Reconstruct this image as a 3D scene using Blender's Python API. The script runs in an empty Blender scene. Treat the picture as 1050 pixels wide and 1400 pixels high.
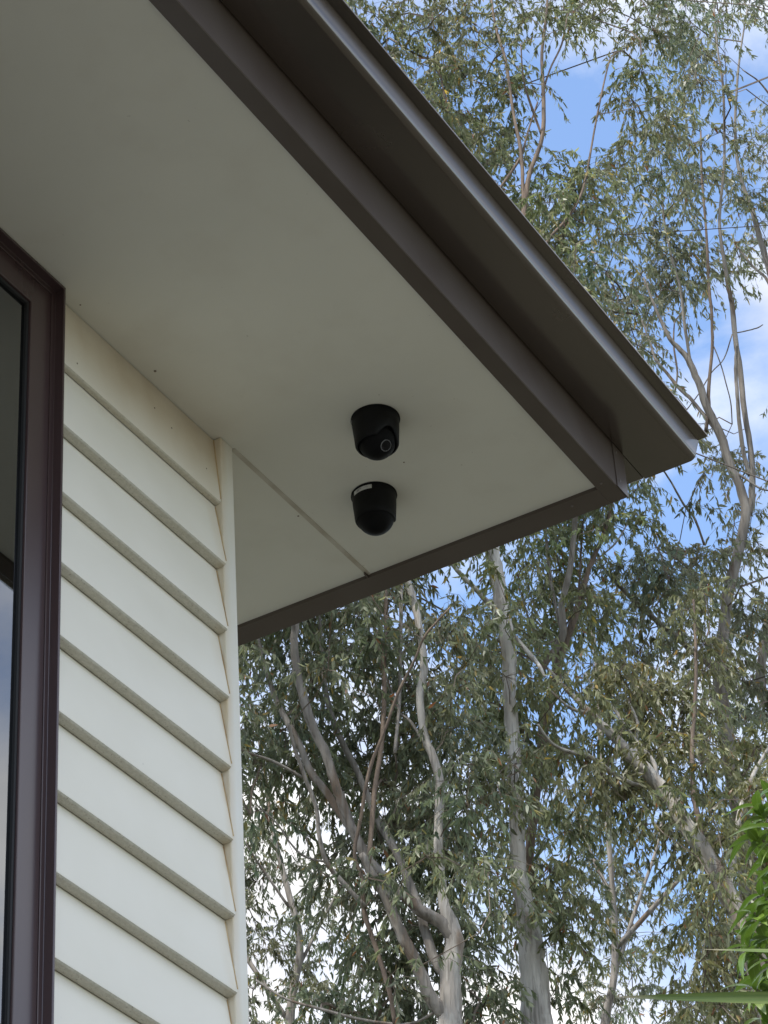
import bpy, bmesh, math, random
import numpy as np
from mathutils import Vector, Matrix

# ------------------------------------------------------------------ camera
H = 5.5                                    # soffit height above ground
CAM = np.array([-4.2871, -2.6822, H - 3.9217])
R_ = np.array([0.50751882, -0.8598409, -0.05566218])
U_ = np.array([-0.48799733, -0.34007796, 0.80386914])
F_ = np.array([0.71012904, 0.38081572, 0.59219602])
FPX = 3791.4                               # focal length in photo pixels (1050 x 1400)
scene = bpy.context.scene
cam_d = bpy.data.cameras.new('camera'); cam = bpy.data.objects.new('camera', cam_d)
scene.collection.objects.link(cam); scene.camera = cam
cam_d.sensor_fit = 'VERTICAL'; cam_d.sensor_height = 24.0
cam_d.lens = FPX / 1400 * 24.0
cam_d.clip_start = 0.1; cam_d.clip_end = 2000
cam.matrix_world = Matrix(((R_[0], U_[0], -F_[0], CAM[0]), (R_[1], U_[1], -F_[1], CAM[1]),
                           (R_[2], U_[2], -F_[2], CAM[2]), (0, 0, 0, 1)))
# ------------------------------------------------------------------ sky, sun, exposure
SUN_EL, SUN_AZ = 56.0, 168.0               # direction to the sun: azimuth from +X towards +Y
w = bpy.data.worlds.new('World'); scene.world = w; w.use_nodes = True
nt = w.node_tree; nt.nodes.clear()
def N(t, tree=None, **kw):
    n = (tree or nt).nodes.new(t)
    for k, v in kw.items(): setattr(n, k, v)
    return n
out = N('ShaderNodeOutputWorld'); bg = N('ShaderNodeBackground'); bg.inputs['Strength'].default_value = 0.148
sky = N('ShaderNodeTexSky', sky_type='NISHITA'); sky.sun_disc = False
sky.sun_elevation = math.radians(SUN_EL); sky.sun_rotation = math.radians(90 - SUN_AZ)
sky.air_density = 1.0; sky.dust_density = 0.3; sky.ozone_density = 2.5
tc = N('ShaderNodeTexCoord')
cmap = N('ShaderNodeMapping'); cmap.inputs['Location'].default_value = (4.18, 3.96, 7.58); cmap.inputs['Scale'].default_value = (1, 1, 1.7)
cn = N('ShaderNodeTexNoise'); cn.inputs['Scale'].default_value = 5.0; cn.inputs['Detail'].default_value = 9; cn.inputs['Roughness'].default_value = 0.56; cn.inputs['Distortion'].default_value = 0.3
cr = N('ShaderNodeValToRGB'); cr.color_ramp.elements[0].position = 0.40; cr.color_ramp.elements[1].position = 0.60
hsv = N('ShaderNodeHueSaturation'); hsv.inputs['Saturation'].default_value = 0.98; hsv.inputs['Value'].default_value = 1.2
cmix = N('ShaderNodeMix', data_type='RGBA'); cmix.inputs[7].default_value = (4.6, 4.65, 4.75, 1)
cn2 = N('ShaderNodeTexNoise'); cn2.inputs['Scale'].default_value = 11.0; cn2.inputs['Detail'].default_value = 7
ccol = N('ShaderNodeMix', data_type='RGBA'); ccol.inputs[6].default_value = (3.5, 3.5, 3.62, 1); ccol.inputs[7].default_value = (5.3, 5.2, 5.05, 1)
cmr = N('ShaderNodeMapRange'); cmr.inputs['From Min'].default_value = 0.32; cmr.inputs['From Max'].default_value = 0.66
nt.links.new(cmap.outputs[0], cn2.inputs['Vector']); nt.links.new(cn2.outputs['Fac'], cmr.inputs['Value']); nt.links.new(cmr.outputs[0], ccol.inputs[0]); nt.links.new(ccol.outputs[2], cmix.inputs[7])
for a, b in ((tc.outputs['Generated'], cmap.inputs[0]), (cmap.outputs[0], cn.inputs['Vector']), (cn.outputs['Fac'], cr.inputs[0]),
             (cr.outputs[0], cmix.inputs[0]), (sky.outputs[0], hsv.inputs['Color']), (hsv.outputs[0], cmix.inputs[6]), (cmix.outputs[2], bg.inputs['Color']), (bg.outputs[0], out.inputs[0])):
    nt.links.new(a, b)
sd = bpy.data.lights.new('sun', 'SUN'); sun = bpy.data.objects.new('sun', sd); scene.collection.objects.link(sun)
sd.energy = 2.7; sd.angle = math.radians(4); sd.color = (1.0, 0.95, 0.88)
e, a = math.radians(SUN_EL), math.radians(SUN_AZ)
sun.rotation_euler = Vector((math.cos(e)*math.cos(a), math.cos(e)*math.sin(a), math.sin(e))).to_track_quat('Z', 'Y').to_euler()
sun.location = (0, 0, 30)
vs = scene.view_settings; vs.view_transform = 'Standard'; vs.look = 'None'; vs.gamma = 1; vs.use_curve_mapping = False
vs.exposure = 1.0

rng = np.random.default_rng(7); random.seed(7)
COL = scene.collection
# ------------------------------------------------------------------ helpers
def tag(o, label=None, cat=None, group=None, kind=None):
    for k, v in (('label', label), ('category', cat), ('group', group), ('kind', kind)):
        if v: o[k] = v
    return o
def empty(name, loc=(0, 0, 0)):
    o = bpy.data.objects.new(name, None); o.location = loc; o.empty_display_size = 0.2; COL.objects.link(o); return o
def link(name, me, mat=None, parent=None, loc=None):
    o = bpy.data.objects.new(name, me)
    if mat and not me.materials: me.materials.append(mat)
    COL.objects.link(o)
    if loc is not None: o.location = loc
    if parent:
        o.parent = parent
        p = parent; off = Vector((0, 0, 0))
        while p: off += p.location; p = p.parent
        o.location = Vector(o.location) - off
    return o
def mesh(name, verts, faces, smooth=False):
    me = bpy.data.meshes.new(name); me.from_pydata([tuple(map(float, v)) for v in verts], [], faces); me.update()
    if smooth:
        for p in me.polygons: p.use_smooth = True
    return me
def bm_mesh(name, bm, smooth=False):
    bmesh.ops.recalc_face_normals(bm, faces=bm.faces)
    me = bpy.data.meshes.new(name); bm.to_mesh(me); bm.free()
    if smooth:
        for p in me.polygons: p.use_smooth = True
    return me
def box(bm, x0, x1, y0, y1, z0, z1, bevel=0):
    ret = bmesh.ops.create_cube(bm, size=1)
    for v in ret['verts']:
        v.co = Vector(((x0+x1)/2 + v.co.x*(x1-x0), (y0+y1)/2 + v.co.y*(y1-y0), (z0+z1)/2 + v.co.z*(z1-z0)))
    if bevel:
        es = {ed for v in ret['verts'] for ed in v.link_edges}
        bmesh.ops.bevel(bm, geom=list(es), offset=bevel, segments=2, affect='EDGES', profile=0.5)
def boxmesh(name, *a, bevel=0):
    bm = bmesh.new(); box(bm, *a, bevel=bevel); return bm_mesh(name, bm)
def prism_x(name, prof, x0, x1, smooth=False, caps=True):
    """prof: closed list of (y, z); extruded from x0 to x1"""
    n = len(prof)
    v = [(x0, y, z) for y, z in prof] + [(x1, y, z) for y, z in prof]
    f = [(i, (i+1) % n, n+(i+1) % n, n+i) for i in range(n)]
    if caps: f += [tuple(range(n))[::-1], tuple(range(n, 2*n))]
    me = mesh(name, v, f)
    bm = bmesh.new(); bm.from_mesh(me); bmesh.ops.recalc_face_normals(bm, faces=bm.faces); bm.to_mesh(me); bm.free()
    return me
def smooth_by_angle(me, deg=35):
    for p in me.polygons: p.use_smooth = True
    me.set_sharp_from_angle(angle=math.radians(deg))
def lathe(name, prof, seg=40, cap=True):
    """prof list of (r, z)"""
    v = []; f = []
    for r, z in prof:
        for k in range(seg):
            t = 2*math.pi*k/seg; v.append((r*math.cos(t), r*math.sin(t), z))
    for i in range(len(prof)-1):
        for k in range(seg):
            f.append((i*seg+k, i*seg+(k+1) % seg, (i+1)*seg+(k+1) % seg, (i+1)*seg+k))
    if cap:
        f.append(tuple(range(seg))); f.append(tuple(range((len(prof)-1)*seg, len(prof)*seg)))
    me = mesh(name, v, f)
    bm = bmesh.new(); bm.from_mesh(me); bmesh.ops.remove_doubles(bm, verts=bm.verts, dist=1e-6); bmesh.ops.recalc_face_normals(bm, faces=bm.faces); bm.to_mesh(me); bm.free()
    smooth_by_angle(me, 40)
    return me

# ------------------------------------------------------------------ materials
def mat(name, col, rough=0.5, spec=0.5, metallic=0.0):
    m = bpy.data.materials.new(name); m.use_nodes = True; b = m.node_tree.nodes['Principled BSDF']
    b.inputs['Base Color'].default_value = (*col, 1); b.inputs['Roughness'].default_value = rough
    b.inputs['Specular IOR Level'].default_value = spec; b.inputs['Metallic'].default_value = metallic
    return m
def noise_mat(name, c1, c2, scale=8, rough=0.5, bump=0.0, detail=6, stretch=(1, 1, 1), lo=0.35, hi=0.65, spec=0.5, bscale=None, coord='Position', rvar=0.0):
    m = mat(name, c1, rough, spec); t = m.node_tree; b = t.nodes['Principled BSDF']; L = t.links.new
    if coord == 'Position': src = N('ShaderNodeNewGeometry', t).outputs['Position']
    else: src = N('ShaderNodeTexCoord', t).outputs['Object']
    mp = N('ShaderNodeMapping', t); mp.inputs['Scale'].default_value = stretch; L(src, mp.inputs[0])
    n = N('ShaderNodeTexNoise', t); n.inputs['Scale'].default_value = scale; n.inputs['Detail'].default_value = detail; L(mp.outputs[0], n.inputs['Vector'])
    r = N('ShaderNodeValToRGB', t); r.color_ramp.elements[0].position = lo; r.color_ramp.elements[1].position = hi
    r.color_ramp.elements[0].color = (*c1, 1); r.color_ramp.elements[1].color = (*c2, 1)
    L(n.outputs['Fac'], r.inputs[0]); L(r.outputs[0], b.inputs['Base Color'])
    if bump:
        n2 = N('ShaderNodeTexNoise', t); n2.inputs['Scale'].default_value = bscale or scale*4; n2.inputs['Detail'].default_value = 4; L(mp.outputs[0], n2.inputs['Vector'])
        bp = N('ShaderNodeBump', t); bp.inputs['Strength'].default_value = bump; bp.inputs['Distance'].default_value = 0.01
        L(n2.outputs['Fac'], bp.inputs['Height']); L(bp.outputs[0], b.inputs['Normal'])
    if rvar:
        mr = N('ShaderNodeMapRange', t); mr.inputs['To Min'].default_value = rough-rvar; mr.inputs['To Max'].default_value = rough+rvar
        L(n.outputs['Fac'], mr.inputs['Value']); L(mr.outputs[0], b.inputs['Roughness'])
    return m
def mixcol(t, fac, a, bcol):
    mx = N('ShaderNodeMix', t, data_type='RGBA')
    t.links.new(fac, mx.inputs[0])
    if hasattr(a, 'links'): t.links.new(a, mx.inputs[6])
    else: mx.inputs[6].default_value = (*a, 1)
    mx.inputs[7].default_value = (*bcol, 1)
    return mx.outputs[2]
def math_node(t, op, a, b=None, clamp=False):
    n = N('ShaderNodeMath', t, operation=op); n.use_clamp = clamp
    for i, v in enumerate((a, b)):
        if v is None: continue
        if hasattr(v, 'links'): t.links.new(v, n.inputs[i])
        else: n.inputs[i].default_value = v
    return n.outputs[0]
def ramp01(t, v, lo, hi):
    n = N('ShaderNodeMapRange', t); n.inputs['From Min'].default_value = lo; n.inputs['From Max'].default_value = hi
    t.links.new(v, n.inputs['Value']); return n.outputs[0]

def board_material():
    m = mat('cream_weatherboard_paint', (0.78, 0.77, 0.71), 0.42, 0.4); t = m.node_tree; b = t.nodes['Principled BSDF']; L = t.links.new
    g = N('ShaderNodeNewGeometry', t); sp = N('ShaderNodeSeparateXYZ', t); L(g.outputs['Position'], sp.inputs[0])
    sn = N('ShaderNodeSeparateXYZ', t); L(g.outputs['True Normal'], sn.inputs[0])
    def nz(scale, detail, stretch=(1, 1, 1)):
        mp = N('ShaderNodeMapping', t); mp.inputs['Scale'].default_value = stretch; L(g.outputs['Position'], mp.inputs[0])
        n = N('ShaderNodeTexNoise', t); n.inputs['Scale'].default_value = scale; n.inputs['Detail'].default_value = detail; L(mp.outputs[0], n.inputs['Vector']); return n.outputs['Fac']
    c = mixcol(t, ramp01(t, nz(5, 5), 0.35, 0.75), (0.86, 0.82, 0.72), (0.82, 0.78, 0.675))
    # mildew and dust that clings to the drip edges
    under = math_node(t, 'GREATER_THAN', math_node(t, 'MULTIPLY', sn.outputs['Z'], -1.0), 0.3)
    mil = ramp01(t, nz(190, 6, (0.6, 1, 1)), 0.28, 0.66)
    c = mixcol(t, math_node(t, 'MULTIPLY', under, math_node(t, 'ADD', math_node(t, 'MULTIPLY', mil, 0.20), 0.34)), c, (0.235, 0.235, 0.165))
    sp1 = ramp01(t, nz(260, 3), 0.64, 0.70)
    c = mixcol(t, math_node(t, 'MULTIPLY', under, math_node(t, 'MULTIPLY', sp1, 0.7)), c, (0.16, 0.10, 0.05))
    # brown water stain on the top board
    zf = ramp01(t, sp.outputs['Z'], H-0.23, H-0.06)
    st = math_node(t, 'MULTIPLY', zf, math_node(t, 'ADD', math_node(t, 'MULTIPLY', ramp01(t, nz(4.5, 5, (1, 1, 0.6)), 0.3, 0.7), 0.62), 0.22), clamp=True)
    c = mixcol(t, st, c, (0.50, 0.40, 0.27))
    # rusty yellow weeping beside the corner post
    xf = math_node(t, 'MULTIPLY', ramp01(t, sp.outputs['X'], -0.10, -0.052), ramp01(t, nz(14, 4, (1, 1, 0.35)), 0.42, 0.72))
    c = mixcol(t, math_node(t, 'MULTIPLY', xf, 0.45), c, (0.62, 0.47, 0.26))
    spk = ramp01(t, nz(55, 2), 0.79, 0.82)
    c = mixcol(t, math_node(t, 'MULTIPLY', spk, 0.5), c, (0.2, 0.14, 0.08))
    L(c, b.inputs['Base Color'])
    bp = N('ShaderNodeBump', t); bp.inputs['Strength'].default_value = 0.12; bp.inputs['Distance'].default_value = 0.01
    L(nz(14, 5, (0.4, 1, 1)), bp.inputs['Height']); L(bp.outputs[0], b.inputs['Normal'])
    return m
M_board = board_material()
M_post = noise_mat('cream_post_paint', (0.79, 0.77, 0.70), (0.73, 0.69, 0.57), 9, 0.45, 0.05, stretch=(1, 1, 0.5), lo=0.4, hi=0.8)
def post_streaks(m):
    t = m.node_tree; b = t.nodes['Principled BSDF']; old = b.inputs['Base Color'].links[0].from_socket
    g = N('ShaderNodeNewGeometry', t); sp = N('ShaderNodeSeparateXYZ', t); t.links.new(g.outputs['Position'], sp.inputs[0])
    mp = N('ShaderNodeMapping', t); mp.inputs['Scale'].default_value = (1, 1, 0.3); t.links.new(g.outputs['Position'], mp.inputs[0])
    n = N('ShaderNodeTexNoise', t); n.inputs['Scale'].default_value = 11; n.inputs['Detail'].default_value = 5; t.links.new(mp.outputs[0], n.inputs['Vector'])
    xf = math_node(t, 'MULTIPLY', ramp01(t, sp.outputs['X'], -0.024, -0.050), ramp01(t, n.outputs['Fac'], 0.36, 0.66))
    t.links.new(mixcol(t, math_node(t, 'MULTIPLY', xf, 0.7), old, (0.60, 0.45, 0.24)), b.inputs['Base Color'])
post_streaks(M_post)
M_seal = noise_mat('yellowed_sealant', (0.62, 0.47, 0.27), (0.36, 0.23, 0.10), 30, 0.5, stretch=(1, 1, 0.4))
def soffit_material():
    m = mat('cream_soffit_paint', (0.7, 0.69, 0.61), 0.6, 0.3); t = m.node_tree; b = t.nodes['Principled BSDF']; L = t.links.new
    g = N('ShaderNodeNewGeometry', t)
    def nz(scale, detail, stretch=(1, 1, 1)):
        mp = N('ShaderNodeMapping', t); mp.inputs['Scale'].default_value = stretch; L(g.outputs['Position'], mp.inputs[0])
        n = N('ShaderNodeTexNoise', t); n.inputs['Scale'].default_value = scale; n.inputs['Detail'].default_value = detail; L(mp.outputs[0], n.inputs['Vector']); return n.outputs['Fac']
    c = mixcol(t, ramp01(t, nz(2.2, 4), 0.35, 0.7), (0.74, 0.725, 0.64), (0.69, 0.68, 0.60))
    c = mixcol(t, math_node(t, 'MULTIPLY', ramp01(t, nz(7, 6), 0.52, 0.8), 0.35), c, (0.60, 0.565, 0.48))
    c = mixcol(t, math_node(t, 'MULTIPLY', ramp01(t, nz(75, 2), 0.77, 0.80), 0.35), c, (0.3, 0.26, 0.2))
    L(c, b.inputs['Base Color'])
    bp = N('ShaderNodeBump', t); bp.inputs['Strength'].default_value = 0.05; bp.inputs['Distance'].default_value = 0.01
    L(nz(9, 4), bp.inputs['Height']); L(bp.outputs[0], b.inputs['Normal'])
    return m
M_soffit = soffit_material()
M_joint = noise_mat('dusty_joint_strip', (0.58, 0.545, 0.46), (0.43, 0.385, 0.30), 12, 0.6)
M_fascia = noise_mat('brown_metal_fascia', (0.084, 0.064, 0.054), (0.102, 0.082, 0.069), 6, 0.36, 0.04, spec=0.45, rvar=0.06)
M_gutter = noise_mat('brown_metal_gutter', (0.044, 0.032, 0.026), (0.058, 0.044, 0.037), 5, 0.26, 0.03, spec=0.6, rvar=0.06, stretch=(0.6, 1, 1))
M_gutter.node_tree.nodes['Principled BSDF'].inputs['Coat Weight'].default_value = 1.0
M_gutter.node_tree.nodes['Principled BSDF'].inputs['Coat IOR'].default_value = 1.62
M_gutter.node_tree.nodes['Principled BSDF'].inputs['Coat Tint'].default_value = (1.0, 0.95, 0.9, 1)
M_gutter.node_tree.nodes['Principled BSDF'].inputs['Coat Roughness'].default_value = 0.16
M_roof = noise_mat('brown_roof_steel', (0.09, 0.075, 0.07), (0.12, 0.10, 0.09), 3, 0.45)
M_frame = noise_mat('dark_brown_window_aluminium', (0.058, 0.035, 0.036), (0.072, 0.045, 0.046), 5, 0.24, 0.0, spec=0.7, rvar=0.05, stretch=(1, 1, 0.2))
M_gasket = mat('black_window_gasket', (0.012, 0.012, 0.013), 0.6)
M_black = noise_mat('matt_black_plastic', (0.0045, 0.0045, 0.005), (0.007, 0.007, 0.008), 40, 0.48, 0.02, spec=0.16)
M_lens = mat('lens_glass_black', (0.003, 0.003, 0.005), 0.12, 0.25)
M_ring = mat('grey_lens_ring', (0.17, 0.17, 0.175), 0.4)
M_eye = mat('matt_black_eye', (0.0045, 0.0045, 0.005), 0.6, 0.10)
M_sticker = noise_mat('white_sticker', (0.62, 0.62, 0.60), (0.50, 0.50, 0.49), 60, 0.5)
M_ink = mat('sticker_print', (0.12, 0.12, 0.13), 0.6)
M_rivet = mat('dull_rivet', (0.16, 0.14, 0.13), 0.45)
M_nail = mat('rusty_nail', (0.20, 0.16, 0.11), 0.7)
M_inside = mat('dim_room_wall', (0.12, 0.12, 0.115), 0.8)
def glass_material():
    m = bpy.data.materials.new('tinted_window_glass'); m.use_nodes = True; t = m.node_tree; t.nodes.clear(); L = t.links.new
    o = N('ShaderNodeOutputMaterial', t); mx = N('ShaderNodeMixShader', t); tr = N('ShaderNodeBsdfTransparent', t); gl = N('ShaderNodeBsdfGlossy', t)
    tr.inputs[0].default_value = (0.16, 0.17, 0.17, 1); gl.inputs['Roughness'].default_value = 0.012; gl.inputs['Color'].default_value = (0.93, 0.96, 1, 1)
    fr = N('ShaderNodeFresnel', t); fr.inputs['IOR'].default_value = 2.9
    nz = N('ShaderNodeTexNoise', t); nz.inputs['Scale'].default_value = 1.6; g = N('ShaderNodeNewGeometry', t); L(g.outputs['Position'], nz.inputs['Vector'])
    bp = N('ShaderNodeBump', t); bp.inputs['Strength'].default_value = 0.02; bp.inputs['Distance'].default_value = 0.05; L(nz.outputs['Fac'], bp.inputs['Height']); L(bp.outputs[0], gl.inputs['Normal'])
    L(fr.outputs[0], mx.inputs[0]); L(tr.outputs[0], mx.inputs[1]); L(gl.outputs[0], mx.inputs[2]); L(mx.outputs[0], o.inputs[0])
    return m
M_glass = glass_material()
def leaf_material(name, rough=0.42, trans=0.5, spec=0.5):
    m = bpy.data.materials.new(name); m.use_nodes = True; t = m.node_tree; b = t.nodes['Principled BSDF']; L = t.links.new; o = t.nodes['Material Output']
    at = N('ShaderNodeAttribute', t); at.attribute_name = 'tint'
    L(at.outputs['Color'], b.inputs['Base Color']); b.inputs['Roughness'].default_value = rough; b.inputs['Specular IOR Level'].default_value = spec
    tr = N('ShaderNodeBsdfTranslucent', t); hs = N('ShaderNodeHueSaturation', t); hs.inputs['Hue'].default_value = 0.485; hs.inputs['Saturation'].default_value = 1.15; hs.inputs['Value'].default_value = 1.5
    L(at.outputs['Color'], hs.inputs['Color']); L(hs.outputs[0], tr.inputs[0])
    mx = N('ShaderNodeMixShader', t); mx.inputs[0].default_value = trans
    L(b.outputs[0], mx.inputs[1]); L(tr.outputs[0], mx.inputs[2]); L(mx.outputs[0], o.inputs[0])
    return m
M_gum = leaf_material('gum_leaf')
def bark_material(name, pale, grey, brown, bamt=0.62):
    m = mat(name, pale, 0.75, 0.2); t = m.node_tree; b = t.nodes['Principled BSDF']; L = t.links.new
    g = N('ShaderNodeNewGeometry', t)
    def nz(scale, detail, stretch, dist=0.0):
        mp = N('ShaderNodeMapping', t); mp.inputs['Scale'].default_value = stretch; L(g.outputs['Position'], mp.inputs[0])
        n = N('ShaderNodeTexNoise', t); n.inputs['Scale'].default_value = scale; n.inputs['Detail'].default_value = detail; n.inputs['Distortion'].default_value = dist
        L(mp.outputs[0], n.inputs['Vector']); return n.outputs['Fac']
    c = mixcol(t, ramp01(t, nz(12, 7, (1, 1, 0.16), 0.5), 0.36, 0.62), pale, grey)
    c = mixcol(t, math_node(t, 'MULTIPLY', ramp01(t, nz(3.2, 5, (1, 1, 0.12), 0.6), bamt, bamt+0.06), 0.8), c, brown)
    c = mixcol(t, math_node(t, 'MULTIPLY', ramp01(t, nz(26, 5, (1, 1, 0.07), 0.4), 0.55, 0.64), 0.7), c, tuple(0.55*v for v in grey))
    L(c, b.inputs['Base Color'])
    bp = N('ShaderNodeBump', t); bp.inputs['Strength'].default_value = 0.8; bp.inputs['Distance'].default_value = 0.035
    L(nz(16, 6, (1, 1, 0.15)), bp.inputs['Height']); L(bp.outputs[0], b.inputs['Normal'])
    return m
M_bark_white = bark_material('pale_gum_bark', (0.46, 0.435, 0.39), (0.29, 0.265, 0.235), (0.20, 0.145, 0.10), 0.58)
M_bark_cream = bark_material('cream_gum_bark', (0.58, 0.55, 0.50), (0.38, 0.35, 0.31), (0.24, 0.18, 0.13), 0.58)
M_bark_grey = bark_material('grey_gum_bark', (0.29, 0.265, 0.235), (0.18, 0.16, 0.138), (0.13, 0.09, 0.06), 0.56)
M_bark_brown = bark_material('brown_gum_bark', (0.20, 0.15, 0.11), (0.13, 0.10, 0.08), (0.28, 0.20, 0.14), 0.60)
M_twig = noise_mat('gum_twig', (0.10, 0.075, 0.055), (0.18, 0.145, 0.115), 5, 0.8)

# ------------------------------------------------------------------ ground
def ground():
    m = noise_mat('lawn_and_bare_earth', (0.045, 0.048, 0.026), (0.095, 0.08, 0.058), 0.6, 0.95, 0.4, lo=0.4, hi=0.72, bscale=20)
    g = link('ground', mesh('ground', [(-600, -600, 0), (600, -600, 0), (600, 600, 0), (-600, 600, 0)], [(0, 1, 2, 3)]), m)
    tag(g, kind='structure')
    p = link('added_bounce_slab', boxmesh('added_bounce_slab', -10.5, 2.4, -4.2, 0.0, -0.06, 0.045, bevel=0.006),  # unseen slab, added to bounce light up to the soffit and wall
             noise_mat('bounce_slab_grey', (0.185, 0.175, 0.16), (0.13, 0.122, 0.11), 2.5, 0.85, 0.2, bscale=60))
    tag(p, kind='structure')
ground()

# ------------------------------------------------------------------ house
XL, YB = -9.0, 7.0                 # left end and back of the house
house = empty('house', (0, 0, 0))
tag(house, 'cream weatherboard house with dark brown window, eave trim and gutter', 'house')
WX0, WX1 = -2.75, -0.668           # window outer edges
WZ0, WZ1 = H-2.05, H-0.0015
core = bmesh.new()
box(core, XL, WX0, 0.032, 0.13, 0, H+0.14)
box(core, WX1, -0.001, 0.032, 0.13, 0, H+0.14)
box(core, WX0, WX1, 0.032, 0.13, 0, WZ0)
wall = link('wall', bm_mesh('wall', core), M_board, house)
for nm, a in (('end_wall', (-0.10, -0.003, 0.131, YB, 0, H+0.14)), ('back_wall', (XL, -0.101, YB-0.1, YB, 0, H+0.14)), ('side_wall', (XL, XL+0.1, 0.131, YB-0.101, 0, H+0.14))):
    link(nm, boxmesh(nm, *a), M_post, house)
link('room_floor', boxmesh('room_floor', XL+0.1, -0.11, 0.14, YB-0.11, 2.6, 2.75), M_inside, house)
link('room_ceiling', boxmesh('room_ceiling', XL+0.1, -0.11, 0.14, YB-0.11, H+0.02, H+0.06), M_inside, house)
link('room_wall', boxmesh('room_wall', XL+0.11, -0.11, 3.4, 3.5, 2.76, H+0.015), M_inside, house)
# weatherboards: exposure 174.5 mm, bottoms lean out
EXP = 0.1745
def board_prof(h, yb=-0.0062):
    yt = 0.0195
    return [(0.030, h), (yt, h), (yb, 0.010), (yb+0.0012, 0.0045), (yb+0.0045, 0.0012), (yb+0.009, 0.0), (0.0185, 0.0), (0.0245, 0.03), (0.030, 0.03)]
def board_mesh(x0, x1, h=EXP-0.001, yb=-0.0062):
    n = max(2, int((x1-x0)/0.15)); prof = board_prof(h, yb); k = len(prof); v = []; f = []
    for i in range(n+1):
        x = x0+(x1-x0)*i/n; wv = 0.0007*math.sin(x*5.1+x0)+0.0004*math.sin(x*13.0)
        v += [(x, y+(wv if y < 0.018 else 0), z+wv*0.6) for y, z in prof]
        if i:
            f += [((i-1)*k+j, (i-1)*k+(j+1) % k, i*k+(j+1) % k, i*k+j) for j in range(k)]
    f += [tuple(range(k))[::-1], tuple(range(n*k, n*k+k))]
    me = mesh('weatherboard', v, f)
    bm = bmesh.new(); bm.from_mesh(me); bmesh.ops.recalc_face_normals(bm, faces=bm.faces); bm.to_mesh(me); bm.free()
    smooth_by_angle(me, 30); me.materials.append(M_board); return me
me_r = board_mesh(WX1-0.0, -0.0515); me_l = board_mesh(XL, WX0); me_full = board_mesh(XL, -0.0515)
me_r0 = board_mesh(WX1-0.0, -0.0515, 0.188, 0.0035); me_l0 = board_mesh(XL, WX0, 0.188, 0.0035)
zb = H-0.19; k = 0; BZ = []
while zb > 0.15:
    BZ.append(zb)
    if zb+0.02 > WZ0:
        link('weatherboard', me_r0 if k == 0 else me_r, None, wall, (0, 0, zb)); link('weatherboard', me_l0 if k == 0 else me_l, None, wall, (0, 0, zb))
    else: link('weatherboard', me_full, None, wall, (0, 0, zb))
    zb -= EXP; k += 1
# corner post
bm = bmesh.new(); box(bm, -0.0505, 0.0, 0.0, 0.0315, 0, H-0.001, bevel=0.003)
link('corner_post', bm_mesh('corner_post', bm), M_post, wall)
# yellowed sealant bead following the saw-tooth junction of boards and post
def sealant():
    bm = bmesh.new()
    for zb in BZ:
        h = 0.186 if zb == BZ[0] else EXP-0.006
        # along each board face, from the top of the board to its bottom nose
        n = 7; pts = []
        for i in range(n+1):
            s = i/n; y = 0.0195+((0.0035 if zb == BZ[0] else -0.0062)-0.0195)*s; z = zb+h+(0.010-h)*s
            pts.append((-0.0515, min(y, 0.03)-0.0005, z))
        prev = None
        for i, (x, y, z) in enumerate(pts):
            wd = 0.0022+0.0013*random.random()
            a_ = bm.verts.new((x-wd, y-0.0002, z)); c_ = bm.verts.new((x-wd*0.3, y-0.0022, z)); b_ = bm.verts.new((x+0.0012, min(y-0.001, -0.0012) if y < 0 else y-0.001, z))
            if prev:
                bm.faces.new((prev[0], a_, c_, prev[1])); bm.faces.new((prev[1], c_, b_, prev[2]))
            prev = (a_, c_, b_)
    return bm_mesh('sealant_bead', bm)
link('sealant_bead', sealant(), M_seal, wall)

# window: outer frame, sash, gasket, glass
win = empty('window', ((WX0+WX1)/2, 0, WZ0)); win.parent = house
def ring_frame(name, x0, x1, z0, z1, prof, m):
    """prof: list of (inset, y); swept round the rectangle"""
    bm = bmesh.new(); loops = []
    for ins, y in prof:
        loops.append([bm.verts.new(c) for c in ((x0+ins, y, z0+ins), (x1-ins, y, z0+ins), (x1-ins, y, z1-ins), (x0+ins, y, z1-ins))])
    for a_, b_ in zip(loops[:-1], loops[1:]):
        for i in range(4): bm.faces.new((a_[i], a_[(i+1) % 4], b_[(i+1) % 4], b_[i]))
    me = bm_mesh(name, bm); return link(name, me, m, win)
ring_frame('frame', WX0, WX1, WZ0, WZ1, [(0, 0.12), (0, -0.011), (0.001, -0.012), (0.0055, -0.012), (0.0065, -0.011), (0.0065, 0.0088), (0.0075, 0.0098), (0.018, 0.0098), (0.019, 0.0112), (0.019, 0.036), (0.0195, 0.12), (0, 0.12)], M_frame)
XM = (WX0+WX1)/2
def sash(x0, x1):
    ring_frame('sash', x0, x1, WZ0+0.0198, WZ1-0.0198, [(0, 0.1), (0, 0.0135), (0.0008, 0.0127), (0.066, 0.0127), (0.0675, 0.0137), (0.068, 0.018), (0.0683, 0.05), (0.0675, 0.1)], M_frame)
    ring_frame('gasket', x0+0.0686, x1-0.0686, WZ0+0.0884, WZ1-0.0884, [(0, 0.045), (0, 0.018), (0.003, 0.0175), (0.005, 0.020), (0.005, 0.045)], M_gasket)
    link('pane', boxmesh('pane', x0+0.070, x1-0.070, 0.026, 0.0295, WZ0+0.090, WZ1-0.090), M_glass, win)
sash(WX0+0.0198, XM-0.022); sash(XM+0.022, WX1-0.0198)
link('mullion', boxmesh('mullion', XM-0.0215, XM+0.0215, -0.010, 0.11, WZ0+0.0205, WZ1-0.0205, bevel=0.002), M_frame, win)
link('sill', boxmesh('sill', WX0-0.02, WX1+0.02, -0.05, 0.03, WZ0-0.035, WZ0-0.001, bevel=0.004), M_frame, win)

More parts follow.
